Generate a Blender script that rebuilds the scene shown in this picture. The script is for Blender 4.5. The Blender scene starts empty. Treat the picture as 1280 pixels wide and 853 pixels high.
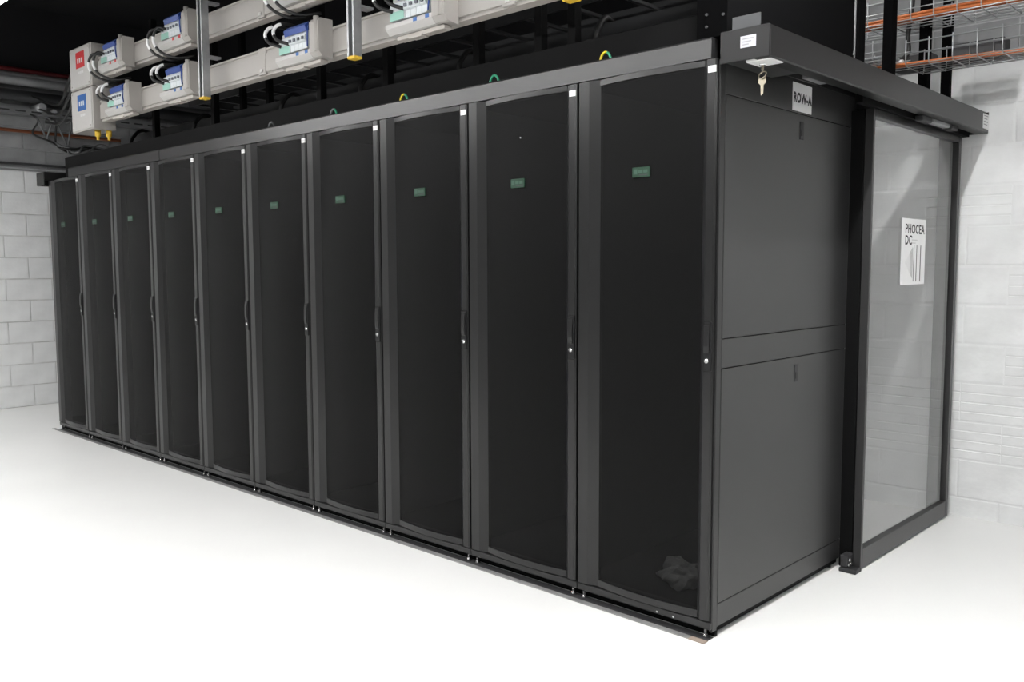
import bpy, bmesh, math, random
from mathutils import Vector, Matrix
random.seed(7)
SC = bpy.context.scene
COL = SC.collection

# ------------------------------------------------------------------ camera
F_PX, CAM = 1109.63, Vector((1.55952, -2.64593, 1.30371))
YAW, PITCH, ROLL = -0.75763, -0.08406, -0.00319
cy, sy, cp, sp = math.cos(YAW), math.sin(YAW), math.cos(PITCH), math.sin(PITCH)
fw = Vector((sy*cp, cy*cp, sp)); rt = Vector((cy, -sy, 0)); up = rt.cross(fw)
cr, sr = math.cos(ROLL), math.sin(ROLL)
rt, up = cr*rt + sr*up, -sr*rt + cr*up
cd = bpy.data.cameras.new('camera'); cam = bpy.data.objects.new('camera', cd); COL.objects.link(cam)
cd.sensor_width = 36; cd.lens = F_PX/1280*36; cd.clip_start = .05; cd.clip_end = 60
M = Matrix((( rt.x, up.x, -fw.x, CAM.x), (rt.y, up.y, -fw.y, CAM.y), (rt.z, up.z, -fw.z, CAM.z), (0,0,0,1)))
cam.matrix_world = M
SC.camera = cam

# ------------------------------------------------------------------ world, exposure, lamp strengths
wd = bpy.data.worlds.new('world'); SC.world = wd; wd.use_nodes = True
wd.node_tree.nodes['Background'].inputs[0].default_value = (.8, .9, 1, 1)
wd.node_tree.nodes['Background'].inputs[1].default_value = 0.0
SC.view_settings.view_transform = 'Standard'; SC.view_settings.look = 'None'
SC.view_settings.gamma = 1.0; SC.view_settings.use_curve_mapping = False
SC.view_settings.exposure = 0.0
LAMP = 4.0             # radiance of the linear ceiling lights along the row
LAMP_AISLE = 125.0      # the brighter linear lights over the open floor
FILL_RIGHT = 45.0       # unseen fill lights added to brighten the floor on the right
LAMP_BEHIND = 30.0      # short light behind the glass door
LAMP_ROW_END = 450.0    # the two short lights by the glass door

# ------------------------------------------------------------------ materials
MATS = {}
def mat(name, color, rough=.5, metal=0., spec=.5, noise=0., nscale=8., bump=0., bscale=60., emit=0.):
    m = bpy.data.materials.new(name); m.use_nodes = True
    nt = m.node_tree; b = nt.nodes['Principled BSDF']
    b.inputs['Base Color'].default_value = (*color, 1); b.inputs['Roughness'].default_value = rough
    b.inputs['Metallic'].default_value = metal; b.inputs['Specular IOR Level'].default_value = spec
    tc = nt.nodes.new('ShaderNodeTexCoord')
    if noise > 0:
        n = nt.nodes.new('ShaderNodeTexNoise'); n.inputs['Scale'].default_value = nscale; n.inputs['Detail'].default_value = 5
        r = nt.nodes.new('ShaderNodeMapRange'); r.inputs[1].default_value = .3; r.inputs[2].default_value = .7
        r.inputs[3].default_value = 1-noise; r.inputs[4].default_value = 1+noise*.4
        h = nt.nodes.new('ShaderNodeMixRGB'); h.blend_type = 'MULTIPLY'; h.inputs[0].default_value = 1
        h.inputs[1].default_value = (*color, 1)
        nt.links.new(tc.outputs['Object'], n.inputs['Vector']); nt.links.new(n.outputs['Fac'], r.inputs[0])
        nt.links.new(r.outputs[0], h.inputs[2]); nt.links.new(h.outputs[0], b.inputs['Base Color'])
    if bump > 0:
        n2 = nt.nodes.new('ShaderNodeTexNoise'); n2.inputs['Scale'].default_value = bscale; n2.inputs['Detail'].default_value = 4
        bp = nt.nodes.new('ShaderNodeBump'); bp.inputs['Strength'].default_value = bump; bp.inputs['Distance'].default_value = .004
        nt.links.new(tc.outputs['Object'], n2.inputs['Vector']); nt.links.new(n2.outputs['Fac'], bp.inputs['Height'])
        nt.links.new(bp.outputs[0], b.inputs['Normal'])
    if emit > 0:
        b.inputs['Emission Color'].default_value = (1, .995, .985, 1); b.inputs['Emission Strength'].default_value = emit
    MATS[name] = m
    return m

mat('floor_resin', (.86, .86, .85), .38, spec=.35, noise=.03, nscale=1.3, bump=.05, bscale=25)
mat('wall_paint', (.80, .81, .81), .75, spec=.25, noise=.07, nscale=3, bump=.35, bscale=45)
mat('wall_raw', (.42, .425, .43), .85, spec=.2, noise=.2, nscale=4, bump=.4, bscale=45)
mat('block_raw', (.30, .305, .31), .85, spec=.2, noise=.25, nscale=5, bump=.6, bscale=30)
mat('block_paint', (.80, .81, .81), .7, spec=.25, noise=.09, nscale=6, bump=.5, bscale=30)
mat('black_paint', (.012, .012, .013), .85, spec=.15, noise=.2, nscale=2)
mat('powder_black', (.011, .011, .0113), .28, spec=.45, bump=.04, bscale=700)
mat('fascia_black', (.014, .014, .0145), .30, spec=.5)
mat('header_black', (.007, .007, .0073), .38, spec=.5)
mat('matt_black', (.0016, .0016, .0018), .9, spec=.04)
mat('powder_panel', (.028, .028, .0283), .36, spec=.45, bump=.04, bscale=700)
mat('deep_black', (.003, .003, .0032), .7, spec=.12)
mat('handle_black', (.006, .006, .0065), .4, spec=.35)
mat('chrome', (.75, .75, .75), .25, metal=1)
mat('galvanised', (.42, .43, .44), .42, metal=.85, noise=.2, nscale=20)
mat('grey_steel', (.30, .305, .31), .5, metal=.5, noise=.2, nscale=6)
mat('dark_steel', (.035, .036, .038), .5, metal=.3, noise=.2, nscale=6)
mat('rail_grey', (.30, .30, .295), .5, metal=.2, noise=.3, nscale=14)
mat('brown_tape', (.30, .24, .20), .6)
mat('pipe_grey', (.42, .43, .44), .5, noise=.2, nscale=5)
mat('pipe_dark', (.06, .062, .066), .55, noise=.3, nscale=5)
mat('pipe_red', (.09, .010, .012), .45)
mat('copper', (.36, .12, .055), .4, metal=.6, noise=.2, nscale=9)
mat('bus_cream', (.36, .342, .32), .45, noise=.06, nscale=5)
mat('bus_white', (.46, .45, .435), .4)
mat('bus_flange', (.42, .39, .36), .5)
mat('breaker_grey', (.60, .64, .66), .35)
mat('breaker_dark', (.10, .11, .13), .4)
mat('blue_plastic', (.02, .055, .24), .35)
mat('label_blue', (.025, .11, .34), .45)
mat('label_red', (.50, .018, .022), .45)
mat('label_teal', (.28, .52, .44), .5)
mat('label_white', (.86, .86, .86), .5)
mat('label_lilac', (.48, .48, .53), .5)
mat('ink', (.03, .03, .032), .6)
mat('ink_grey', (.30, .30, .31), .6)
mat('ink_pale', (.62, .62, .62), .6)
mat('badge_green', (.005, .034, .016), .5, spec=.4)
mat('badge_pale', (.035, .08, .055), .5, spec=.4)
mat('badge_dim', (.028, .06, .045), .4)
mat('cable_black', (.010, .010, .010), .45)
mat('cable_white', (.80, .80, .80), .45)
mat('cable_orange', (.46, .125, .03), .5)
mat('cable_grey', (.16, .165, .17), .5)
mat('cable_yellow', (.62, .50, .02), .45)
mat('cable_green', (.02, .30, .16), .45)
mat('cap_yellow', (.70, .45, .04), .5)
mat('wire_zinc', (.42, .43, .44), .35, metal=.7)
mat('brass', (.38, .34, .27), .35, metal=1)
mat('fixture_white', (.8, .8, .8), .5)
mat('bag_pale', (.70, .70, .70), .5)
mat('lamp_glow', (.9, .9, .9), .5, emit=LAMP)
mat('lamp_glow_aisle', (.9, .9, .9), .5, emit=LAMP_AISLE)
mat('fill_glow_right', (.9, .9, .9), .5, emit=FILL_RIGHT)
mat('lamp_glow_behind', (.9, .9, .9), .5, emit=LAMP_BEHIND)
mat('lamp_glow_end', (.9, .9, .9), .5, emit=LAMP_ROW_END)

def mesh_mat():                 # finely perforated sheet: dark coating with open holes
    m = bpy.data.materials.new('perforated_sheet'); m.use_nodes = True
    nt = m.node_tree; b = nt.nodes['Principled BSDF']; out = nt.nodes['Material Output']
    b.inputs['Base Color'].default_value = (.0032, .0032, .0033, 1); b.inputs['Roughness'].default_value = .5
    b.inputs['Specular IOR Level'].default_value = .13
    tr = nt.nodes.new('ShaderNodeBsdfTransparent'); mx = nt.nodes.new('ShaderNodeMixShader'); mx.inputs[0].default_value = .16
    nt.links.new(b.outputs[0], mx.inputs[1]); nt.links.new(tr.outputs[0], mx.inputs[2]); nt.links.new(mx.outputs[0], out.inputs[0])
    MATS['perforated_sheet'] = m
mesh_mat()
def glass_mat():
    m = bpy.data.materials.new('pane_glass'); m.use_nodes = True
    nt = m.node_tree; nt.nodes.remove(nt.nodes['Principled BSDF']); out = nt.nodes['Material Output']
    tr = nt.nodes.new('ShaderNodeBsdfTransparent'); tr.inputs[0].default_value = (.97, .972, .972, 1)
    gl = nt.nodes.new('ShaderNodeBsdfGlossy'); gl.inputs['Roughness'].default_value = 0.0; gl.inputs[0].default_value = (.9,.9,.9,1)
    lw = nt.nodes.new('ShaderNodeLayerWeight'); lw.inputs[0].default_value = .5      # Schlick reflectance, same from both sides
    pw = nt.nodes.new('ShaderNodeMath'); pw.operation = 'POWER'; pw.inputs[1].default_value = 4.5
    fr = nt.nodes.new('ShaderNodeMath'); fr.operation = 'MULTIPLY_ADD'; fr.inputs[1].default_value = .9; fr.inputs[2].default_value = .045
    nt.links.new(lw.outputs['Facing'], pw.inputs[0]); nt.links.new(pw.outputs[0], fr.inputs[0])
    mx = nt.nodes.new('ShaderNodeMixShader')
    nt.links.new(fr.outputs[0], mx.inputs[0]); nt.links.new(tr.outputs[0], mx.inputs[1]); nt.links.new(gl.outputs[0], mx.inputs[2])
    nt.links.new(mx.outputs[0], out.inputs[0]); MATS['pane_glass'] = m
glass_mat()

# ------------------------------------------------------------------ mesh helpers
def box(bm, x0, x1, y0, y1, z0, z1, bev=0., mi=0, seg=1):
    r = bmesh.ops.create_cube(bm, size=1.0); vs = r['verts']
    for v in vs:
        v.co = Vector((x0 + (v.co.x+.5)*(x1-x0), y0 + (v.co.y+.5)*(y1-y0), z0 + (v.co.z+.5)*(z1-z0)))
    fs = list({f for v in vs for f in v.link_faces})
    for f in fs: f.material_index = mi
    if bev > 0:
        es = list({e for v in vs for e in v.link_edges})
        r = bmesh.ops.bevel(bm, geom=es, offset=bev, segments=seg, affect='EDGES', profile=.5)
        for f in r['faces']: f.material_index = mi
def tube(bm, pts, rad, n=8, mi=0, caps=True, mis=None):
    pts = [Vector(p) for p in pts]; rings = []
    t0 = (pts[1]-pts[0]).normalized()
    nrm = t0.orthogonal().normalized()
    for i, p in enumerate(pts):
        t = (pts[min(i+1, len(pts)-1)] - pts[max(i-1, 0)]).normalized()
        nrm = (nrm - t*nrm.dot(t)).normalized(); b = t.cross(nrm)
        rr = rad[i] if isinstance(rad, (list, tuple)) else rad
        rings.append([bm.verts.new(p + rr*(math.cos(2*math.pi*k/n)*nrm + math.sin(2*math.pi*k/n)*b)) for k in range(n)])
    for i in range(len(rings)-1):
        for k in range(n):
            f = bm.faces.new((rings[i][k], rings[i][(k+1) % n], rings[i+1][(k+1) % n], rings[i+1][k])); f.smooth = True
            f.material_index = mis[i] if mis else mi
    if caps:
        a = bm.faces.new(rings[0][::-1]); c = bm.faces.new(rings[-1])
        a.material_index = mis[0] if mis else mi; c.material_index = mis[-1] if mis else mi
def prism(bm, prof, axis, a, b, mi=0, smooth=False):
    """closed 2D profile extruded along an axis; profile coordinates are the two other axes in order"""
    def P(u, v, w):
        return {'x': (w, u, v), 'y': (u, w, v), 'z': (u, v, w)}[axis]
    A = [bm.verts.new(P(u, v, a)) for u, v in prof]; B = [bm.verts.new(P(u, v, b)) for u, v in prof]
    n = len(prof)
    for i in range(n):
        f = bm.faces.new((A[i], A[(i+1) % n], B[(i+1) % n], B[i])); f.material_index = mi; f.smooth = smooth
    f1 = bm.faces.new(A[::-1]); f2 = bm.faces.new(B); f1.material_index = f2.material_index = mi
    bmesh.ops.recalc_face_normals(bm, faces=bm.faces[:])
def smooth_path(pts, n=8):
    pts = [Vector(p) for p in pts]; out = []
    P = [pts[0]*2-pts[1]] + pts + [pts[-1]*2-pts[-2]]
    for i in range(1, len(P)-2):
        for k in range(n):
            t = k/n; a, b, c, d = P[i-1:i+3]
            out.append(.5*((2*b) + (c-a)*t + (2*a-5*b+4*c-d)*t*t + (3*b-a-3*c+d)*t*t*t))
    out.append(pts[-1]); return out
def obj(name, bm, mats, parent=None, loc=(0, 0, 0)):
    me = bpy.data.meshes.new(name); bm.to_mesh(me); bm.free()
    if isinstance(mats, str): mats = [mats]
    for m in mats: me.materials.append(MATS[m])
    o = bpy.data.objects.new(name, me); COL.objects.link(o); o.location = loc
    if parent is not None: o.parent = parent
    return o
def tag(o, label, cat, group=None):
    o['label'] = label; o['category'] = cat
    if group: o['group'] = group
    return o
def thing(name, label, cat, loc=(0, 0, 0), group=None):
    o = bpy.data.objects.new(name, None); COL.objects.link(o); o.location = loc; o.empty_display_size = .1
    return tag(o, label, cat, group)
def struct(name, bm, mats, parent=None):
    o = obj(name, bm, mats, parent)
    if parent is None: o['kind'] = 'structure'
    return o
def new(): return bmesh.new()
def B1(name, dims, m, parent=None, bev=0., seg=1):
    bm = new(); box(bm, *dims, bev=bev, seg=seg); return obj(name, bm, m, parent)
def copy_tree(o, parent=None):
    c = o.copy(); COL.objects.link(c)
    if parent is not None: c.parent = parent
    for ch in o.children: copy_tree(ch, c)
    return c
def text_mesh(name, s, size, mat_name, parent, org, u, v, sx=1.0, bold=0.0, align='LEFT'):
    """flat lettering lying on the plane through org spanned by u (reading direction) and v (up)"""
    cu = bpy.data.curves.new(name, 'FONT'); cu.body = s; cu.size = size; cu.align_x = align; cu.offset = bold; cu.space_character = 1.0 + bold*45
    cu.resolution_u = 3
    t = bpy.data.objects.new(name, cu); COL.objects.link(t)
    dg = bpy.context.evaluated_depsgraph_get(); me = bpy.data.meshes.new_from_object(t.evaluated_get(dg))
    bpy.data.objects.remove(t); bpy.data.curves.remove(cu)
    u, v, org = Vector(u), Vector(v), Vector(org)
    for q in me.vertices: q.co = org + u*q.co.x*sx + v*q.co.y
    me.materials.clear(); me.materials.append(MATS[mat_name]); me.name = name
    o = bpy.data.objects.new(name, me); COL.objects.link(o)
    if parent is not None: o.parent = parent
    return o

# ------------------------------------------------------------------ the room
XL, XR, YB, YF, ZC = -7.47, 9.0, 2.245, -9.0, 3.7
bm = new(); box(bm, XL-.3, XR+.3, YF-.3, YB+.3, -.2, 0); struct('floor', bm, 'floor_resin')
bm = new(); box(bm, XL-.3, XR+.3, YF-.3, YB+.3, ZC, ZC+.2); struct('ceiling', bm, 'black_paint')
def wall(name, lo, hi, split, grey=2.26):
    bm = new(); (x0, y0), (x1, y1) = lo, hi
    box(bm, x0, x1, y0, y1, 0, grey, mi=0); box(bm, x0, x1, y0, y1, grey, split, mi=1); box(bm, x0, x1, y0, y1, split, ZC, mi=2)
    return struct(name, bm, ['wall_paint', 'wall_raw', 'black_paint'])
JD = .002
mat('mortar_grey', (.70, .70, .69), .85, spec=.2, noise=.3, nscale=7)
wl = wall('wall_left', (XL-.3, YF), (XL-.007, YB+.1), 3.12, 2.2)
wl.data.materials[0] = MATS['mortar_grey']
wb = wall('wall_back', (XL-.3, YB+JD), (XR+.3, YB+.3), 2.74, 2.3)
wall('wall_right', (XR, YF), (XR+.3, YB+.1), 2.6)
wall('wall_front', (XL-.3, YF-.3), (XR+.3, YF), 2.6)

def block_mesh(name, L, Hh, grooves, crisp, g=.003):
    """a painted block: front face at depth 0 facing -v, its arrises rounded by paint; local axes: x along wall, y into wall, z up"""
    bm = new(); d = JD+.02
    if grooves:
        prof = [(d, g), (.0014, g), (0, g+.005)]
        for k in range(grooves):
            zc = Hh*(k+1)/(grooves+1)
            prof += [(0, zc-.005), (.0026, zc-.0015), (.0026, zc+.0015), (0, zc+.005)]
        prof += [(0, Hh-g-.005), (.0014, Hh-g), (d, Hh-g)]
        prism(bm, prof, 'x', g, L-g)
    else:
        e = .005 if crisp else .009
        for (x0, x1, z0, z1, y) in ((g, L-g, g, Hh-g, d), (g, L-g, g, Hh-g, .002), (g+e, L-g-e, g+e, Hh-g-e, 0)):
            pass
        rings = []
        for (i, y) in ((0, d), (0, .0018), (e, 0)):
            rings.append([bm.verts.new((x, y, z)) for x, z in ((g+i, g+i), (L-g-i, g+i), (L-g-i, Hh-g-i), (g+i, Hh-g-i))])
        for a, b in ((0, 1), (1, 2)):
            for k in range(4): bm.faces.new((rings[a][k], rings[a][(k+1) % 4], rings[b][(k+1) % 4], rings[b][k]))
        bm.faces.new(rings[2]); bm.faces.new(rings[0][::-1])
        bmesh.ops.recalc_face_normals(bm, faces=bm.faces[:])
    me = bpy.data.meshes.new(name); bm.to_mesh(me); bm.free(); me.materials.append(MATS['block_paint']); return me
blk = [block_mesh('concrete_block', .4, .2, 0, c) for c in (True, False)]
blk_l = [block_mesh('concrete_block', .4, .2, 0, c, .0045) for c in (True, False)]
blk_r = blk[1].copy(); blk_r.materials.clear(); blk_r.materials.append(MATS['block_raw'])
blk_g = block_mesh('grooved_block', .4, .2, 3, True)
def lay(me, parent, loc, rz):
    o = bpy.data.objects.new('concrete_block', me); COL.objects.link(o); o.parent = parent
    o.location = loc; o.rotation_euler = (0, random.uniform(-.0015, .0015), rz)
for k in range(15):                                   # left wall, blocks run along y, faces towards +x
    z = .2*k; y = -2.89 + (.2 if k % 2 else 0)
    while y < 1.5:
        lay(blk_r if k >= 11 else blk_l[random.random() < .55], wl, (XL + random.uniform(0, .002), y, z), math.pi/2); y += .4
random.seed(3)
for k in range(14):                                   # back wall, blocks run along x, faces towards -y
    z = -.1 + .2*k
    x = -1.28 + (.2 if k % 2 else 0)
    while x < 1.5:
        if k == 0: pass
        me = blk[random.random() < .6]
        if (k in (2, 3) and random.random() < .9) or (k in (4,) and x > .2) or (random.random() < .05 and k > 3): me = blk_g
        if k >= 12: me = blk_r
        lay(me, wb, (x, YB - random.uniform(0, .0015), z), 0); x += .4

# ------------------------------------------------------------------ ceiling lights
def fixture(label, loc, L, along, glow, group, w=.05):
    t = thing('linear_light', label, 'ceiling light', loc, group)
    def bx(bm, a0, a1, b0, b1, z0, z1):
        if along == 'x': box(bm, a0, a1, b0, b1, z0, z1)
        else: box(bm, b0, b1, a0, a1, z0, z1)
    bm = new(); bx(bm, -L/2, L/2, -w, w, .012, .075); obj('housing', bm, 'fixture_white', t)
    bm = new(); bx(bm, -L/2+.01, L/2-.01, -w+.006, w-.006, 0, .014); obj('diffuser', bm, glow, t)
    for s in (-.4, .4):
        bm = new(); p = (s*L, 0) if along == 'x' else (0, s*L)
        tube(bm, [(p[0], p[1], .07), (p[0], p[1], ZC-loc[2]+.01)], .003, 5); obj('suspension_wire', bm, 'dark_steel', t)
n = 0
G = 'linear lights over the aisle'
for i in range(5):
    fixture('bright linear light at the top left corner, over the far end of the row' if i == 0 else 'linear light hung over the aisle in front of the row, outside the view', (-5.6+1.65*i, -.79, 2.90), 1.6, 'x', 'lamp_glow', None if i == 0 else G)
for i in range(6):
    fixture('linear light hung over the aisle in front of the row, outside the view', (-6.4+1.75*i, -2.7, 2.98), 1.6, 'x', 'lamp_glow_aisle', G)
for i in range(3):
    fixture('fill light added over the open floor to the right, outside the view', (3.6, -3.3+1.75*i, 2.98), 1.5, 'y', 'fill_glow_right', 'added fill lights over the open floor')
fixture('short linear light across the end of the row, over the glass door side', (.56, -.15, 2.98), 1.3, 'y', 'lamp_glow_end', 'lights by the glass door', .025)
fixture('short linear light over the walkway behind the glass door', (-.39, 1.45, 2.98), .5, 'y', 'lamp_glow_behind', 'lights by the glass door')

# ------------------------------------------------------------------ server cabinets
W, D, ZT = .6, 1.07, 1.99
ORD = ['first', 'second', 'third', 'fourth', 'fifth', 'sixth', 'seventh', 'eighth', 'ninth', 'tenth']
DOOR_Z0, DOOR_Z1 = .066, 1.988
def door_surface(x):                    # depth of the perforated sheet across the door, bowed outwards
    t = (x-.100)/(.540-.100); return .016 - .020*math.sin(math.pi*t)**.9 - .004*t
def door_frame_bm():
    bm = new()
    prism(bm, [(.006, .03), (.006, .003), (.009, .0), (.056, 0.0), (.100, .016), (.100, .03)], 'z', DOOR_Z0, DOOR_Z1)
    prism(bm, [(.540, .03), (.540, .012), (.557, .0), (.586, .0), (.593, .006), (.594, .03)], 'z', DOOR_Z0, DOOR_Z1)
    N = 14
    for z0, z1 in ((DOOR_Z0, DOOR_Z0+.026), (DOOR_Z1-.020, DOOR_Z1)):
        xs = [.098 + (.542-.098)*i/N for i in range(N+1)]
        prof = [(x, .03) for x in xs[::-1]] + [(x, door_surface(min(max(x, .1), .54))-.003) for x in xs]
        prism(bm, prof, 'z', z0, z1)
    return bm
def sheet_bm():
    bm = new(); N = 16; zs = [DOOR_Z0+.02, DOOR_Z1-.015]
    fr, bk = [], []
    for i in range(N+1):
        x = .097 + (.543-.097)*i/N; y = door_surface(min(max(x, .1), .54))
        fr.append([bm.verts.new((x, y, z)) for z in zs])
    for i in range(N):
        f = bm.faces.new((fr[i][0], fr[i+1][0], fr[i+1][1], fr[i][1])); f.smooth = True
    bmesh.ops.recalc_face_normals(bm, faces=bm.faces[:])
    return bm
def make_cabinet(idx):
    t = thing('server_cabinet', '', 'cabinet', (-W*(idx+1), 0, 0), 'server cabinets of the row')
    # carcass: open box with dark lining behind the door
    bm = new(); z0 = .034
    th = .018
    box(bm, .002, th, .034, D, z0, ZT); box(bm, W-th, W-.002, .034, D, z0, ZT)
    box(bm, th, W-th, D-.012, D, z0, ZT); box(bm, th, W-th, .034, D-.012, ZT-.02, ZT); box(bm, th, W-th, .034, D-.012, .075, .09)
    obj('carcass', bm, 'deep_black', t)
    bm = new(); box(bm, .001, W-.001, .004, .05, .034, .0615, bev=.003); obj('plinth', bm, 'powder_black', t)
    bm = new(); box(bm, .001, W-.001, .036, .05, .003, .034); obj('gap_shade_strip', bm, 'deep_black', t)  # dark strip added to imitate the shade in the gap under the plinth
    for fx in (.027, W-.027):
        for fy in (.018, D-.05):
            bm = new()
            tube(bm, [(fx, fy, 0), (fx, fy, .006), (fx, fy, .0061), (fx, fy, .014), (fx, fy, .0141), (fx, fy, .036)],
                 [.013, .012, .009, .009, .006, .006], 10, mis=[1, 1, 0, 0, 0])
            obj('levelling_foot', bm, ['chrome', 'ink'], t)
    door = obj('door', door_frame_bm(), 'powder_black', t)
    obj('perforated_panel', sheet_bm(), 'perforated_sheet', door)
    # swing handle with key lock
    hx = .5735
    bm = new(); box(bm, hx-.016, hx+.0175, -.007, .004, .943, 1.114, bev=.003); obj('handle_plate', bm, 'handle_black', door)
    bm = new()
    prism(bm, [(-.004, 1.003), (-.010, 1.009), (-.0125, 1.03), (-.0115, 1.082), (-.009, 1.100), (-.004, 1.106)], 'x', hx-.0105, hx+.0115)
    obj('handle', bm, 'powder_black', door)
    bm = new(); tube(bm, [(hx, -.004, .980), (hx, -.0085, .980), (hx, -.0086, .980), (hx, -.006, .980)], [.0085, .0085, .004, .0035], 14, mis=[0, 0, 1])
    obj('lock', bm, ['chrome', 'ink'], door)
    # badge
    bx0, bx1 = .262, .336; yb = door_surface(.3) - .0035
    near = idx < 6
    bm = new(); box(bm, bx0, bx1, yb-.002, yb+.006, 1.618, 1.654, bev=.001, mi=0)
    box(bm, bx0+.006, bx0+.022, yb-.0024, yb-.001, 1.629, 1.647, mi=1)
    for k, (a, b) in enumerate(((.026, .045), (.048, .066))): box(bm, bx0+a, bx0+b, yb-.0024, yb-.001, 1.633, 1.644, mi=1)
    box(bm, bx0+.030, bx0+.066, yb-.0024, yb-.001, 1.624, 1.628, mi=2)
    obj('badge', bm, ['badge_green', 'badge_pale', 'ink'], door)['label'] = 'small green badge with pale lettering'
    # name label
    bm = new(); box(bm, .560, .590, -.0012, .003, 1.944, 1.966, mi=0)
    for k in range(4): box(bm, .564+k*.006, .568+k*.006, -.0016, -.001, 1.951, 1.959, mi=1)
    obj('name_label', bm, ['label_white', 'ink_pale'], door)['label'] = 'small white name label'
    return t
c0 = make_cabinet(0)
cabs = [c0]
for i in range(1, 10):
    c = copy_tree(c0); c.location = (-W*(i+1), 0, 0); cabs.append(c)
for i, c in enumerate(cabs):
    if i == 0: c['label'] = 'black server cabinet nearest the camera, with the bare side panels showing'
    elif i == 9: c['label'] = 'black server cabinet at the far left end, next to the white block wall'
    else: c['label'] = '%s black server cabinet counted from the glass door end of the row' % ORD[i]
# earth jumper loops on the cabinet roofs (parts), one colour each as in the photo
def loop(i, lx, mats):
    bm = new(); pts = []
    for k in range(13):
        a = math.pi*(1-k/12); pts.append((lx+.022*math.cos(a), .045+.004*math.cos(a), 2.055+.040*math.sin(a)))
    pts = [(pts[0][0], pts[0][1], 1.985)] + pts + [(pts[-1][0], pts[-1][1], 1.985)]
    tube(bm, pts, .0052, 6, mis=[0]*8+[1]*6)
    o = obj('earth_loop', bm, mats, cabs[i]); o['label'] = 'small earth cable loop on the roof'
loop(0, .60-.503, ['cable_yellow', 'cable_green']); loop(1, 1.2-1.082, ['cable_green', 'cable_green'])
loop(2, 1.8-1.667, ['cable_yellow', 'cable_green']); loop(3, 2.4-2.217, ['cable_grey', 'cable_green']); loop(4, 3.0-2.797, ['cable_grey', 'dark_steel'])
bm = new(); tube(bm, [(.315, door_surface(.31)-.004, 1.815), (.315, door_surface(.31)-.001, 1.815)], .004, 8); obj('screw', bm, 'chrome', cabs[1].children[[c.name.split('.')[0] for c in cabs[1].children].index('door')])

# bare side of the nearest cabinet: frame strips, two panels, latches
s = cabs[0]; X0 = W                      # local x of the outer side plane (world x = 0)
def side(name, y0, y1, z0, z1, m='powder_panel', d0=-.004, d1=.0, bev=.0015):
    bm = new(); box(bm, X0+d0, X0+d1, y0, y1, z0, z1, bev=bev); return obj(name, bm, m, s)
side('corner_post', .012, .046, .024, 1.985, 'powder_black', -.012, .001, .003)
side('side_top_rail', .046, D+.075, 1.878, 2.035)
pu = side('side_panel', .050, D, 1.054, 1.875)
side('side_middle_rail', .046, D, .951, 1.051)
pl = side('side_panel', .050, D, .120, .948)
side('side_bottom_rail', .046, D, .036, .117)
side('side_shade_strip', .05, D, .012, .036, 'deep_black', -.03, -.012, 0)  # black strip standing in for the plinth shadow below the side panels
for p, z in ((pu, 1.79), (pl, .86)):
    bm = new(); box(bm, X0-.001, X0+.003, .598, .627, z-.008, z+.058, bev=.001, mi=1); box(bm, X0+.0025, X0+.0045, .604, .621, z+.004, z+.03, mi=0)
    obj('latch', bm, ['handle_black', 'ink'], p)
for y, z in ((.085, .085), (.05, .05)):
    bm = new(); tube(bm, [(X0-.05-y*2, .003, .045), (X0-.05-y*2, .000, .045)], .004, 8); obj('plinth_screw', bm, 'chrome', s)

# crumpled packing inside the nearest cabinet, seen dimly through the perforated door
bm = new()
bmesh.ops.create_icosphere(bm, subdivisions=4, radius=1.0)
for v in bm.verts:
    p = v.co.copy(); q = p.copy()
    f = .8 + .18*math.sin(4*p.x+3*p.y)*math.cos(4*p.z-2*p.x) + .07*math.sin(9*p.y+7*p.z) + .04*math.sin(15*p.x-9*p.z)
    v.co = Vector((q.x*.115*f, q.y*.06*f, max(q.z*.07*f, -.055)))
o = obj('plastic_bag', bm, 'bag_pale', None, (-.215, .16, .147)); tag(o, 'crumpled pale plastic bag behind the perforated door of the nearest cabinet', 'bag')

# roof fascia strip over the doors, in two lengths, and the cable trough behind it
for x0, x1, lb in ((-4.055, -.03, 'long dark grey fascia strip along the tops of the cabinet doors'), (-5.58, -4.06, 'short dark grey fascia strip at the far left end over the doors')):
    bm = new(); prism(bm, [(.0, 1.991), (.0012, 2.054), (.006, 2.060), (.040, 2.060), (.040, 1.991)], 'x', x0, x1)
    tag(obj('fascia_strip', bm, 'fascia_black'), lb, 'trim')
bm = new(); x0, x1 = -5.86, -.12
prism(bm, [(.085, 1.991), (.085, 2.165), (.088, 2.168), (.28, 2.168), (.28, 1.991)], 'x', x0, x1)
t = thing('cable_trough', 'long black cable trough standing on the cabinet roofs', 'cable trough', (0, 0, 0))
obj('trough_body', bm, 'deep_black', t)

# long floor rail under the front feet
t = thing('floor_rail', 'long grey metal floor rail under the front feet of the cabinets', 'rail')
bm = new(); box(bm, -6.05, -.065, -.040, -.012, .0, .0035, bev=.001); obj('rail_strip', bm, 'rail_grey', t)
B1('dark_strip', (-6.0, -.004, -.012, .033, 0, .002), 'ink', t)  # flat dark strip on the floor behind the rail
bm = new(); box(bm, -.064, .0, -.040, -.012, .0, .0038, bev=.001); obj('tape_end', bm, 'brown_tape', t)['label'] = 'brown taped end of the rail'

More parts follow.
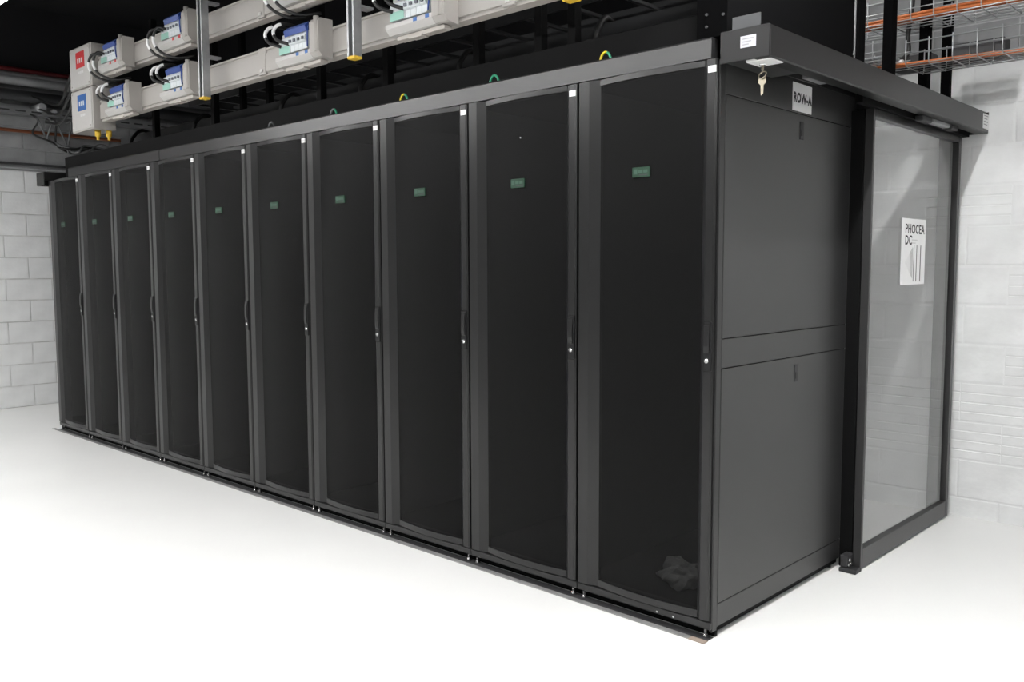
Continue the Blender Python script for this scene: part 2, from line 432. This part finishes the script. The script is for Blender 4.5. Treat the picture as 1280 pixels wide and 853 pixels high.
# ------------------------------------------------------------------ sliding glass door, headers, posts
DX = .096
def header(x_out, x_in, label, full):
    sgn = 1 if x_out > x_in else -1
    t = thing('door_header', label, 'door header', (0, 0, 0))
    y0, y1, z0, z1 = -.034, 2.240, 1.955, 2.058
    xo, xi = x_out, x_in
    prof = [(xo, z0+.004), (xo, z0+.088), (xo-sgn*.010, z0+.091), (xo-sgn*.010, z1), (xi, z1), (xi, z0+.036), (xi+sgn*.006, z0+.036), (xi+sgn*.008, z1-.02),
            (xo-sgn*.055, z1-.02), (xo-sgn*.055, z0), (xo-sgn*.004, z0)]
    bm = new(); prism(bm, prof, 'y', y0+.004, y1-.003); obj('housing', bm, 'header_black', t)
    bm = new(); box(bm, min(xo, xi)+.002, max(xo, xi)-.002, y0, y0+.006, z0+.001, z1-.002, bev=.002); obj('end_cap', bm, 'handle_black', t)
    bm = new(); box(bm, min(xo, xi), max(xo, xi), y1-.003, y1, z0, z1); obj('end_cap', bm, 'powder_black', t)
    return t
hd = header(.200, .022, 'long black sliding door header over the side of the row and the glass door', True)
header(-6.15, -5.985, 'black sliding door header end at the far left end of the row', False)
# underside tray that carries the key switch
B1('soffit_plate', (.032, .146, -.028, .30, 1.962, 1.970), 'powder_black', hd)
B1('soffit_bracket', (.024, .06, .55, .70, 1.996, 2.038), 'grey_steel', hd)
B1('track_cover', (.024, .084, 1.062, 2.235, 1.946, 1.992), 'deep_black', hd)
B1('door_track', (.085, .115, .90, 2.235, 1.945, 2.0), 'deep_black', hd)
bm = new(); box(bm, .104, .192, -.012, .076, 1.952, 1.963, bev=.003); kp = obj('key_switch', bm, 'label_white', hd); kp['label'] = 'white key switch plate'
bm = new(); tube(bm, [(.139, .035, 1.954), (.139, .035, 1.946)], .011, 14); obj('lock_barrel', bm, 'chrome', kp)
bm = new(); box(bm, .125, .160, 1.44, 1.56, 1.932, 1.957, bev=.004, mi=1); box(bm, .125, .160, 1.57, 1.80, 1.938, 1.957, bev=.004, mi=0); box(bm, .12, .165, 1.81, 1.90, 1.934, 1.957, bev=.004, mi=1)
obj('motion_sensor', bm, ['grey_steel', 'ink'], hd)
bm = new(); box(bm, .097, .151, -.0352, -.033, 1.995, 2.031, mi=0)
for k in range(3): box(bm, .104, .144-.009*k, -.0357, -.035, 2.020-.009*k, 2.0235-.009*k, mi=1)
obj('rating_label', bm, ['label_lilac', 'ink_grey'], hd)['label'] = 'small lilac grey rating label'
bm = new(); box(bm, .1995, .2012, 2.15, 2.237, 1.972, 2.043, mi=0)
for k in range(4): box(bm, .201, .2016, 2.160, 2.225-.01*(k % 2), 2.032-.014*k, 2.036-.014*k, mi=1)
obj('rating_label', bm, ['label_white', 'ink_grey'], hd)['label'] = 'white label at the wall end'
# key hanging from the switch
k = thing('key', 'small metal key hanging from the white key switch under the header', 'key', (.139, .035, 1.946))
k.scale = (1.35, 1.35, 1.35)
bm = new(); box(bm, -.0015, .0015, -.004, .004, -.012, .012); obj('key_blade', bm, 'brass', k)
bm = new()
tube(bm, [(.009*math.cos(a*math.pi/6), .006*math.sin(a*math.pi/6), -.022+.009*math.sin(a*math.pi/6)) for a in range(13)], .0018, 6, caps=False); obj('key_ring', bm, 'brass', k)
bm = new(); prism(bm, [(-.009, -.028), (.009, -.028), (.010, -.040), (.004, -.046), (.003, -.066), (-.003, -.070), (-.004, -.046), (-.010, -.040)], 'y', -.0012, .0012); obj('spare_key', bm, 'brass', k)

t = thing('sliding_door', 'sliding glass door in a black frame beside the row', 'door', (DX, 1.063, 0))
L, H, T = 2.187-1.063, 1.945, .034
fr = B1('frame_stile', (-T, 0, 0, .020, .006, H), 'powder_panel', t, .002)
B1('frame_stile', (-T, 0, L-.040, L, .006, H), 'powder_panel', t, .002)
B1('bottom_rail', (-T, 0, .020, L-.040, .006, .090), 'powder_panel', t, .002)
B1('top_rail', (-T, 0, .020, L-.040, H-.032, H), 'powder_black', t, .002)
B1('brush_seal', (-T+.008, -.008, .004, L-.004, .0, .006), 'ink', t)
gp = B1('glass_pane', (-.021, -.015, .018, L-.038, .086, H-.028), 'pane_glass', t)
# printed sticker on the pane: local origin at door corner
Y0, Y1, Z0, Z1 = 1.453-1.063, 1.756-1.063, 1.214, 1.514
st = B1('sticker', (-.0149, -.0136, Y0, Y1, Z0, Z1), 'label_white', t); st['label'] = 'square white sticker reading PHOCEA DC'
def on_door(s, size, y, z, sx=1., bold=0., m='ink'):
    return text_mesh('lettering', s, size, m, st, (-.0131, y, z), (0, 1, 0), (0, 0, 1), sx, bold)
on_door('PHOCEA', .058, Y0+.040, Z1-.066, 1.02, .0016); on_door('DC', .058, Y0+.040, Z1-.117, 1.02, .0016)
bm = new()
for r in range(2): box(bm, -.0135, -.0130, Y0+.125, Y0+.195-.02*r, Z1-.098-.014*r, Z1-.094-.014*r)
obj('small_print', bm, 'ink_pale', st)
bm = new()                                         # fan of upright strokes, growing taller and heavier to the right
for i in range(12):
    y = Y0+.055+.0105*i; hgt = .012+.0125*i*1.0; w = .0010+.00012*i
    if i > 8: continue
    cz = Z0+.100
    box(bm, -.0135, -.0130, y, y+w, cz-hgt*.62, cz+hgt*.62, mi=0 if i < 6 else 1)
for i, (y, w) in enumerate(((.155, .005), (.190, .006), (.240, .007))):
    box(bm, -.0136, -.0130, Y0+y, Y0+y+w, Z0+.014, Z0+.180, mi=1)
obj('emblem', bm, ['ink_pale', 'ink'], st)

# unseen roof panels added to shape the light strip on the back wall
def light_filter_mat():
    m = bpy.data.materials.new('light_filter_sheet'); m.use_nodes = True
    nt = m.node_tree; b = nt.nodes['Principled BSDF']; out = nt.nodes['Material Output']
    b.inputs['Base Color'].default_value = (.25, .25, .25, 1); b.inputs['Roughness'].default_value = .3
    tr = nt.nodes.new('ShaderNodeBsdfTransparent'); mx = nt.nodes.new('ShaderNodeMixShader'); mx.inputs[0].default_value = .78
    nt.links.new(b.outputs[0], mx.inputs[1]); nt.links.new(tr.outputs[0], mx.inputs[2]); nt.links.new(mx.outputs[0], out.inputs[0])
    MATS['light_filter_sheet'] = m
light_filter_mat()
t = thing('added_roof', 'unseen roof panels added over the walkway to shape the light on the back wall', 'roof', (0, 0, 2.045))
for k in range(8):
    B1('added_roof_panel', (-.072-.74*(k+1)+.01, -.072-.74*k, 1.16, 2.235, 0, .006), 'light_filter_sheet', t)
    B1('added_roof_rib', (-.072-.74*(k+1)-.012, -.072-.74*(k+1)+.012, 1.16, 2.235, -.01, .014), 'powder_black', t)

# floor guide and posts beside the door
t = thing('door_guide', 'small black floor guide bracket at the foot of the glass door', 'floor guide', (.05, 1.03, 0))
B1('guide_plate', (-.02, .055, -.035, .025, 0, .018), 'dark_steel', t, .003)
B1('guide_block', (-.02, .012, -.02, .04, .018, .07), 'ink', t, .003)
for dy, dz in ((-.012, .05), (.0, .032), (-.018, .03)):
    bm = new(); tube(bm, [(.012, dy+.005, dz), (.02, dy+.005, dz)], .008, 8); obj('guide_roller', bm, 'chrome', t)
B1('x', (.0005, .056, D-.004, D+.075, 0, 1.944), 'deep_black', None, .002)
o = bpy.data.objects['x']; o.name = 'frame_post'; tag(o, 'black upright post between the side panels and the glass door', 'post')
B1('x', (-.01, .056, 2.18, 2.243, 0, 1.944), 'powder_black', None, .002)
o = bpy.data.objects['x']; o.name = 'frame_post'; tag(o, 'black upright post against the wall behind the glass door', 'post')

# ROW-A plate
t = thing('row_sign', 'white ROW-A sign plate on the dark side of the nearest cabinet', 'sign', (.0005, .530, 1.884))
B1('plate', (0, .003, 0, .156, 0, .103), 'label_white', t)
text_mesh('lettering', 'ROW-A', .048, 'ink', t, (.0034, .078, .033), (0, 1, 0), (0, 0, 1), .84, .0026, 'CENTER')

# black enclosure on top of the header, open frame beyond it
t = thing('cable_enclosure', 'tall matt black cable enclosure above the door header', 'enclosure', (0, 0, 0))
B1('enclosure_body', (-.10, .018, .02, 1.035, 2.062, 3.2), 'matt_black', t, .002)
B1('edge_strip', (.0185, .023, 1.026, 1.034, 2.062, 3.2), 'grey_steel', t)
for y, z in ((1.022, 2.165),):
    bm = new(); tube(bm, [(.018, y, z), (.024, y, z)], .008, 10); obj('bolt', bm, 'chrome', t)
for x, z in ((-.06, 2.14), (-.06, 2.10), (.002, 2.13)):
    bm = new(); tube(bm, [(x, .021, z), (x, .016, z)], .005, 8); obj('bolt', bm, 'ink', t)
B1('corner_bracket', (.03, .13, .03, .035, 2.058, 2.115), 'pipe_dark', t)
fl = ['black upright frame bar next to the cable enclosure, over the header', 'second black upright frame bar from the cable enclosure, over the header',
      'third black upright frame bar from the cable enclosure, behind the wire tray', 'black upright frame bar nearest the wall end of the header']
for i, (y0, y1) in enumerate(((1.062, 1.135), (1.425, 1.482), (1.875, 1.93), (2.195, 2.238))):
    t = thing('frame_bar', fl[i], 'frame bar', (0, 0, 0), 'frame bars over the door header')
    B1('upright', (-.02, .022, y0, y1, 2.06, 3.2), 'matt_black', t, .003)
    B1('foot_plate', (-.03, .03, y0-.02, y1+.02, 2.058, 2.066), 'ink', t)

# ------------------------------------------------------------------ wire basket trays with cables (right of the frame)
def basket(name, label, x0, x1, y0, y1, z0, h, m='wire_zinc', step=.1):
    t = thing(name, label, 'cable tray', (0, 0, 0))
    bm = new()
    for y in [y0 + (y1-y0)*i/5 for i in range(6)]: tube(bm, [(x0, y, z0), (x1, y, z0)], .0028, 5)
    for y in (y0, y1):
        for zz in (.5, 1.): tube(bm, [(x0, y, z0+h*zz), (x1, y, z0+h*zz)], .0028, 5)
    o = obj('long_wires', bm, m, t); o['kind'] = 'stuff'
    x = x0; bm = new()
    while x < x1:
        tube(bm, [(x, y0, z0+h+.012), (x, y0, z0+.012), (x, y0+.012, z0-.004), (x, y1-.012, z0-.004), (x, y1, z0+.012), (x, y1, z0+h+.012)], .0028, 5); x += step
    o = obj('cross_wires', bm, m, t); o['kind'] = 'stuff'
    return t
def cable(label, pts, r, m, group=None, name='cable', n=8):
    bm = new(); tube(bm, smooth_path(pts, n), r, 6); return tag(obj(name, bm, m), label, 'cable', group)
basket('wire_tray', 'bright wire basket tray leaving the frame to the right, near the wall', .02, 2.2, 1.60, 1.84, 2.212, .10)
basket('wire_tray', 'upper wire basket tray high above the glass door', -3.0, 2.2, 1.70, 1.95, 2.44, .10)
basket('wire_tray', 'inner wire basket tray running left behind the black frame bars', -4.5, -.03, 1.52, 1.80, 2.235, .08)
for i, (yy, zz) in enumerate(((1.66, 2.222), (1.69, 2.226), (1.73, 2.222))):
    cable('orange cable lying in the wire tray that leaves the frame', [(-1.2, yy+.05, 2.25), (-.3, yy+.02, 2.245), (.2, yy, zz+.006*i), (.8, yy+.02, zz), (2.2, yy, zz)], .007, 'cable_orange', 'orange cables in the lower tray')
for i, (yy, zz) in enumerate(((1.76, 2.458), (1.79, 2.462), (1.775, 2.476), (1.81, 2.455))):
    cable('orange cable in the thick bundle on the upper wire tray', [(-2.5, yy, zz), (-.6, yy+.02, zz), (.1, yy, zz+.006), (.5, yy, zz+.004), (2.2, yy+.02, zz)], .008, 'cable_orange', 'orange cables in the upper tray')
for i in range(5):
    yy = 1.55+.05*i
    cable('pale grey cable in the inner wire tray', [(-4.2, yy, 2.25), (-1.5, yy+.02, 2.25), (-.3, yy, 2.252+.004*i), (-.02, yy-.02, 2.25)], .008, 'cable_white' if i % 2 else 'cable_grey', 'cables in the inner tray')
for (x0, x1, y0, y1, z0, z1, lb) in ((.14, .36, 1.86, 1.95, 2.24, 2.33, 'black junction box behind the wire tray near the wall'), (-.16, .02, 1.94, 2.03, 2.26, 2.33, 'small black junction box behind the third frame bar')):
    t = thing('junction_box', lb, 'box', (x0, y0, z0))
    B1('box_body', (0, x1-x0, 0, y1-y0, 0, z1-z0), 'ink', t, .004)
    for q in range(2):
        bm = new(); tube(bm, [(.05+.08*q, -.02, .03), (.05+.08*q, .004, .03)], .012, 8); obj('cable_gland', bm, 'ink', t)
cable('black cable dropping from the upper tray beside the third frame bar', [(-.07, 1.9, 2.9), (-.06, 1.89, 2.6), (-.07, 1.87, 2.42), (-.08, 1.85, 2.30), (-.3, 1.83, 2.26)], .012, 'cable_black')

# ------------------------------------------------------------------ tray supports and dark trays over the row
posts = [(-4.51, .2), (-4.30, .75), (-3.69, .2), (-3.95, .75), (-2.54, .2), (-2.62, .75), (-1.97, .2), (-1.33, .2), (-.96, .2), (-.78, .2)]
order = sorted(posts)
for i, (x, y) in enumerate(posts):
    t = thing('tray_post', 'black upright post on the cabinet roofs carrying the dark cable trays', 'post', (x, y, 1.992), 'posts on the cabinet roofs')
    t['label'] = '%s black upright post counted from the far left end along the cabinet roofs' % ORD[order.index((x, y))]
    B1('upright', (-.02, .02, -.02, .02, .005, 1.0), 'deep_black', t, .002)
    B1('base_plate', (-.045, .045, -.045, .045, 0, .006), 'ink', t)
def dark_tray(label, x0, x1, y0, y1, z0):
    t = thing('cable_ladder', label, 'cable tray', (0, 0, 0))
    for y in (y0, y1): B1('side_rail', (x0, x1, y-.008, y+.008, z0, z0+.06), 'dark_steel', t)
    x = x0+.1
    while x < x1:
        B1('rung', (x-.012, x+.012, y0+.008, y1-.008, z0+.004, z0+.02), 'dark_steel', t); x += .30
    return t
dark_tray('grey cable ladder running low over the cabinet roofs', -5.4, -.15, .34, .66, 2.235)
dark_tray('grey cable ladder running high behind the busbars', -5.4, -.15, .90, 1.30, 2.60)
for i in range(9):
    yy = .37+.03*i; z = 2.272 + .012*(i % 2)
    pts = [(-5.3+.6*k, yy+random.uniform(-.012, .012), z+random.uniform(-.004, .012)) for k in range(9)]
    cable('dark data cable lying in the low cable ladder over the cabinets', pts, .010, 'cable_grey' if i % 3 == 0 else 'cable_black', 'cables in the low cable ladder', n=4)
for i, x in enumerate((-5.05, -4.1, -3.05, -2.3, -1.55, -.75)):
    cable('%s dark cable from the far left dropping from the cable ladder into the trough' % ORD[i], [(x, .45, 2.29), (x+.03, .33, 2.315), (x+.05, .25, 2.25), (x+.06, .22, 2.16)], .013, 'cable_black', 'cables dropping into the trough')

# ------------------------------------------------------------------ busbars with tap-off boxes
YBF = -.06                                   # front plane of the busbar trunking
def busbar(label, z, col, col_label):
    t = thing('busbar', label, 'busbar', (0, 0, z))
    xs = [-4.80, -2.70, -.90, -.14]
    for a, b in zip(xs[:-1], xs[1:]):
        bm = new()
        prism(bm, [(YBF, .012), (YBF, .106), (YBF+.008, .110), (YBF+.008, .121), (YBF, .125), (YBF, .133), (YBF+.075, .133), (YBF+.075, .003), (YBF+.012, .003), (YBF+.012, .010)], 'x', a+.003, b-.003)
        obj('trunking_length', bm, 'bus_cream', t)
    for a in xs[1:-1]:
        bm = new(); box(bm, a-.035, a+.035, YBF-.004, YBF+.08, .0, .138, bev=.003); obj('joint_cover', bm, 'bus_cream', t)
        bm = new(); box(bm, a-.012, a+.012, YBF-.010, YBF-.004, .012, .030, bev=.002); obj('joint_bolt', bm, 'bus_white', t)
    bm = new(); box(bm, -4.80, -.14, YBF+.012, YBF+.07, -.004, .004); obj('lower_flange', bm, 'bus_flange', t)
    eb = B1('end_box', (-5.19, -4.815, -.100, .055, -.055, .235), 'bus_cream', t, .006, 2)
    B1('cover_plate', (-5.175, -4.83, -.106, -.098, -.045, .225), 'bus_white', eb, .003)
    bm = new(); x0 = -5.06; box(bm, x0, x0+.145, -.108, -.105, .085, .195, mi=0)
    for k in range(3): box(bm, x0+.028+.033*k, x0+.046+.033*k, -.1088, -.1075, .118, .150, mi=1)
    obj('colour_label', bm, [col, 'ink_pale'], eb)['label'] = col_label
    bm = new()
    for k in range(4): box(bm, -5.02+.022*k, -5.006+.022*k, -.107, -.1055, .045, .062)
    obj('small_print', bm, 'ink_pale', eb)
    for px, pz in ((-5.15, -.03), (-4.85, -.03), (-5.15, .21), (-4.85, .21)):
        bm = new(); tube(bm, [(px, -.105, pz), (px, -.109, pz)], .006, 8); obj('cover_screw', bm, 'bus_flange', eb)
    return t, eb
ub, ueb = busbar('upper cream busbar with the red labelled end box', 2.612, 'label_red', 'red square label with pale lettering')
lb_, leb = busbar('lower cream busbar with the blue labelled end box', 2.318, 'label_blue', 'blue square label with pale lettering')
for x, y in ((-4.90, -.04), (-4.86, .02)):
    bm = new(); tube(bm, [(x, y, -.055), (x, y, -.095), (x, y, -.0951), (x, y, -.12)], [.02, .02, .012, .009], 10); obj('cable_gland', bm, 'cap_yellow', leb)['label'] = 'yellow cable gland'
def tapbox(label, x0, z, upper, mark):
    t = thing('tap_off_box', label, 'electrical box', (x0, YBF, z), 'tap-off boxes on the busbars')
    Lb, Dp = .375, .082
    bm = new()       # body: end cap, base with sloping chin and back shell
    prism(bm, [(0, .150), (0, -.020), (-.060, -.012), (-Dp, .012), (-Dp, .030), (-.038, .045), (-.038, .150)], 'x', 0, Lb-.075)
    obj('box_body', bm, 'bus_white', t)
    bm = new()
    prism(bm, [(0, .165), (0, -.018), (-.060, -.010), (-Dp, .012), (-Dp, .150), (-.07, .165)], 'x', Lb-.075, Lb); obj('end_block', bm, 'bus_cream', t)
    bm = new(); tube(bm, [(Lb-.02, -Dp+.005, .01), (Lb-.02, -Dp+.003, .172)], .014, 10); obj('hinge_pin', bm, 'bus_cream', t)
    bm = new(); box(bm, .03, Lb-.04, -.045, .0, -.034, -.016, bev=.003); box(bm, .12, .2, -.05, -.01, -.04, -.03); obj('latch_clip', bm, 'bus_flange', t)
    for k in range(4):
        x = .115+.036*k
        bm = new(); prism(bm, [(-.036, .045), (-.066, .045), (-.066, .075), (-.078, .080), (-.078, .108), (-.066, .113), (-.066, .140), (-.036, .140)], 'x', x, x+.0335)
        br = obj('breaker', bm, 'breaker_grey', t)
        bm = new(); box(bm, x+.009, x+.024, -.086, -.077, .086, .100, bev=.001); obj('toggle', bm, 'breaker_dark', br)
    bm = new(); prism(bm, [(-.040, .140), (-.074, .122), (-.080, .150), (-.060, .168), (-.040, .168)], 'x', .075, .262); obj('comb_cover', bm, 'blue_plastic', t)['label'] = 'blue plastic cover above the breakers'
    bm = new(); box(bm, .012, .108, -.066, -.037, .046, .120, bev=.002, mi=0); box(bm, .012, .105, -.0675, -.065, .046, .082, mi=1); obj('terminal_block', bm, ['breaker_grey', 'label_teal'], t)
    bm = new()
    for k in (.185, .262): box(bm, k, k+.022, -Dp-.002, -Dp+.002, .014, .030)
    obj('phase_mark', bm, mark, t)
    bm = new(); tube(bm, smooth_path([(.262, -.06, .15), (.290, -.085, .12), (.288, -.085, .08), (.265, -.07, .05)], 6), .004, 6); obj('jumper_wire', bm, 'blue_plastic', t)
    for k, dx in enumerate((0., .075)):
        if upper: pts = [(.045+dx*.5, -.07, .10), (-.01+dx, -.115, .10), (-.035+dx, -.13, .03), (.015+dx, -.11, -.04), (.06+dx, -.03, -.07), (.10+dx, .06, -.05)]
        else: pts = [(.03+dx, -.066, .085), (-.01+dx, -.11, .105), (-.045+dx, -.110, .15), (-.040+dx, -.08, .190), (-.035+dx, .0, .20), (-.03+dx, .06, .17)]
        lo, hi = (.34, .50) if upper else (.30, .62)
        p = smooth_path(pts, 7); nn = len(p)-1
        bm = new(); tube(bm, p, .0085, 7, mis=[1 if (lo < i/nn < hi) else 0 for i in range(nn)]); obj('feed_cable', bm, ['cable_black', 'cable_white'], t)['label'] = 'black cable with a white section'
    return t
OX = .0
for x0, lbx in ((-4.60, 'electrical box on the upper busbar next to the red labelled end box'), (-3.72, 'second electrical box on the upper busbar, left of the far strut'), (-2.42, 'third electrical box on the upper busbar, cut by the top of the view')):
    tapbox(lbx, x0, 2.612, True, 'label_red')
for x0, lbx in ((-4.52, 'electrical box on the lower busbar next to the blue labelled end box'), (-3.72, 'second electrical box on the lower busbar, left of the far strut'), (-2.44, 'third electrical box on the lower busbar, left of the middle strut'), (-1.56, 'nearest electrical box on the lower busbar, at the top edge of the view')):
    tapbox(lbx, x0, 2.318, False, 'label_blue')
# hanging struts in front of the busbars
for i, (x, lbx) in enumerate(((-3.215, 'galvanised strut hanging in front of the busbars, farthest left of the three'), (-1.835, 'galvanised strut hanging in front of the lower busbar, middle of the three'), (-.565, 'galvanised strut with a yellow cap, nearest of the three, at the top edge'))):
    t = thing('hanging_strut', lbx, 'strut', (x+.06, -.150, 2.238), 'struts hanging from the ceiling')
    bm = new(); Ht = ZC-2.238
    prism(bm, [(-.026, -.021), (-.014, -.021), (-.014, -.015), (-.021, -.015), (-.021, .019), (.021, .019), (.021, -.015), (.014, -.015), (.014, -.021), (.026, -.021), (.026, .022), (-.026, .022)], 'z', .010, Ht)
    obj('channel', bm, 'galvanised', t)
    bm = new(); box(bm, -.028, .028, -.023, .024, 0, .014, bev=.004); obj('end_cap', bm, 'cap_yellow', t)['label'] = 'yellow plastic end cap'
    for z in (.19, .485):
        B1('busbar_clamp', (-.024, .024, .022, .092, z+.04, z+.052), 'galvanised', t)

# ------------------------------------------------------------------ pipes, trays and conduits on the left wall
def wpipe(label, x, z, r, m, name='pipe', y0=-3.5, y1=2.2, dz=0.):
    t = thing(name, label, 'pipe', (x, 0, z))
    bm = new(); tube(bm, [(0, y0, 0), (0, y1, dz)], r, 14); obj('pipe_run', bm, m, t)
    y = y0+.3
    while y < y1:
        B1('pipe_clip', (XL-x+.001, r*.5, y-.012, y+.012, -r*.5, r*.5), 'dark_steel', t); y += 1.1
    return t
wpipe('dark red pipe, topmost of the pipes on the left wall', XL+.10, 3.10, .022, 'pipe_red')
wpipe('grey pipe under the red pipe on the left wall', XL+.13, 2.995, .042, 'pipe_grey')
wpipe('dark thick pipe under the grey pipe on the left wall', XL+.15, 2.86, .052, 'pipe_dark')
wpipe('thin copper coloured pipe low on the left wall', XL+.08, 2.555, .016, 'copper')
wpipe('thin black conduit on the left wall at the height of the cabinet tops', XL+.025, 2.262, .011, 'pipe_dark')
wpipe('pale thin conduit just below the black conduit on the left wall', XL+.022, 2.225, .010, 'pipe_grey')
t = thing('wall_tray', 'grey metal cable tray bracketed to the left wall', 'cable tray', (XL, 0, 2.70))
B1('tray_base', (.003, .16, -3.4, 2.2, 0, .006), 'grey_steel', t); B1('tray_lip', (.155, .16, -3.4, 2.2, .006, .05), 'grey_steel', t)
bm = new()
for i in range(40): box(bm, .1602, .1606, -3.3+.135*i, -3.215+.135*i, .018, .032)
o = obj('slot', bm, 'ink', t); o['kind'] = 'stuff'
for i in range(5):
    yy = XL+.02+.028*i
    cable('grey cable lying in the tray on the left wall', [(yy, -3.2, 2.72), (yy+.004, -1, 2.722), (yy, .4, 2.722), (yy, 2.1, 2.72)], .012, 'cable_grey' if i % 2 else 'cable_black', 'cables in the left wall tray')
t = thing('junction_box', 'small round grey junction box between pipes on the left wall', 'box', (XL+.2, .42, 2.77))
bm = new(); tube(bm, [(-.19, 0, 0), (0, 0, 0), (.03, 0, 0)], [.04, .04, .034], 14); obj('box_body', bm, 'pipe_grey', t)
bm = new(); tube(bm, [(-.19, .11, -.03), (.0, .11, -.03)], .024, 12); obj('cable_gland', bm, 'pipe_grey', t)
for i in range(6):
    a = .25+.06*i; d = random.uniform(-.05, .05)
    cable('tangled grey cable hanging on the left wall behind the end boxes', [(XL+.12, a+.02*i, 2.75-.02*i), (XL+.17, a+.10+d, 2.66), (XL+.10, a+.16-d, 2.54-.03*i), (XL+.14, a+.27, 2.47-.015*i), (XL+.06, a+.40+d, 2.40+.02*i), (XL+.08, a+.62, 2.44)], .009, 'cable_grey' if i % 3 else 'cable_black', 'tangled cables on the left wall')
for i in range(3):
    z = 2.86-.11*i
    cable('%s of the loose black cables looping from the wall pipes to the end boxes' % ('topmost', 'middle one', 'lowest')[i], [(XL+.2, .35+.05*i, z), (-6.6, .32, z-.16+.03*i), (-5.9, .15, z-.10), (-5.4, .02, z-.06+.03*i), (-5.195, -.02, 2.70-.12*i)], .011, 'cable_black', 'cables feeding the end boxes')
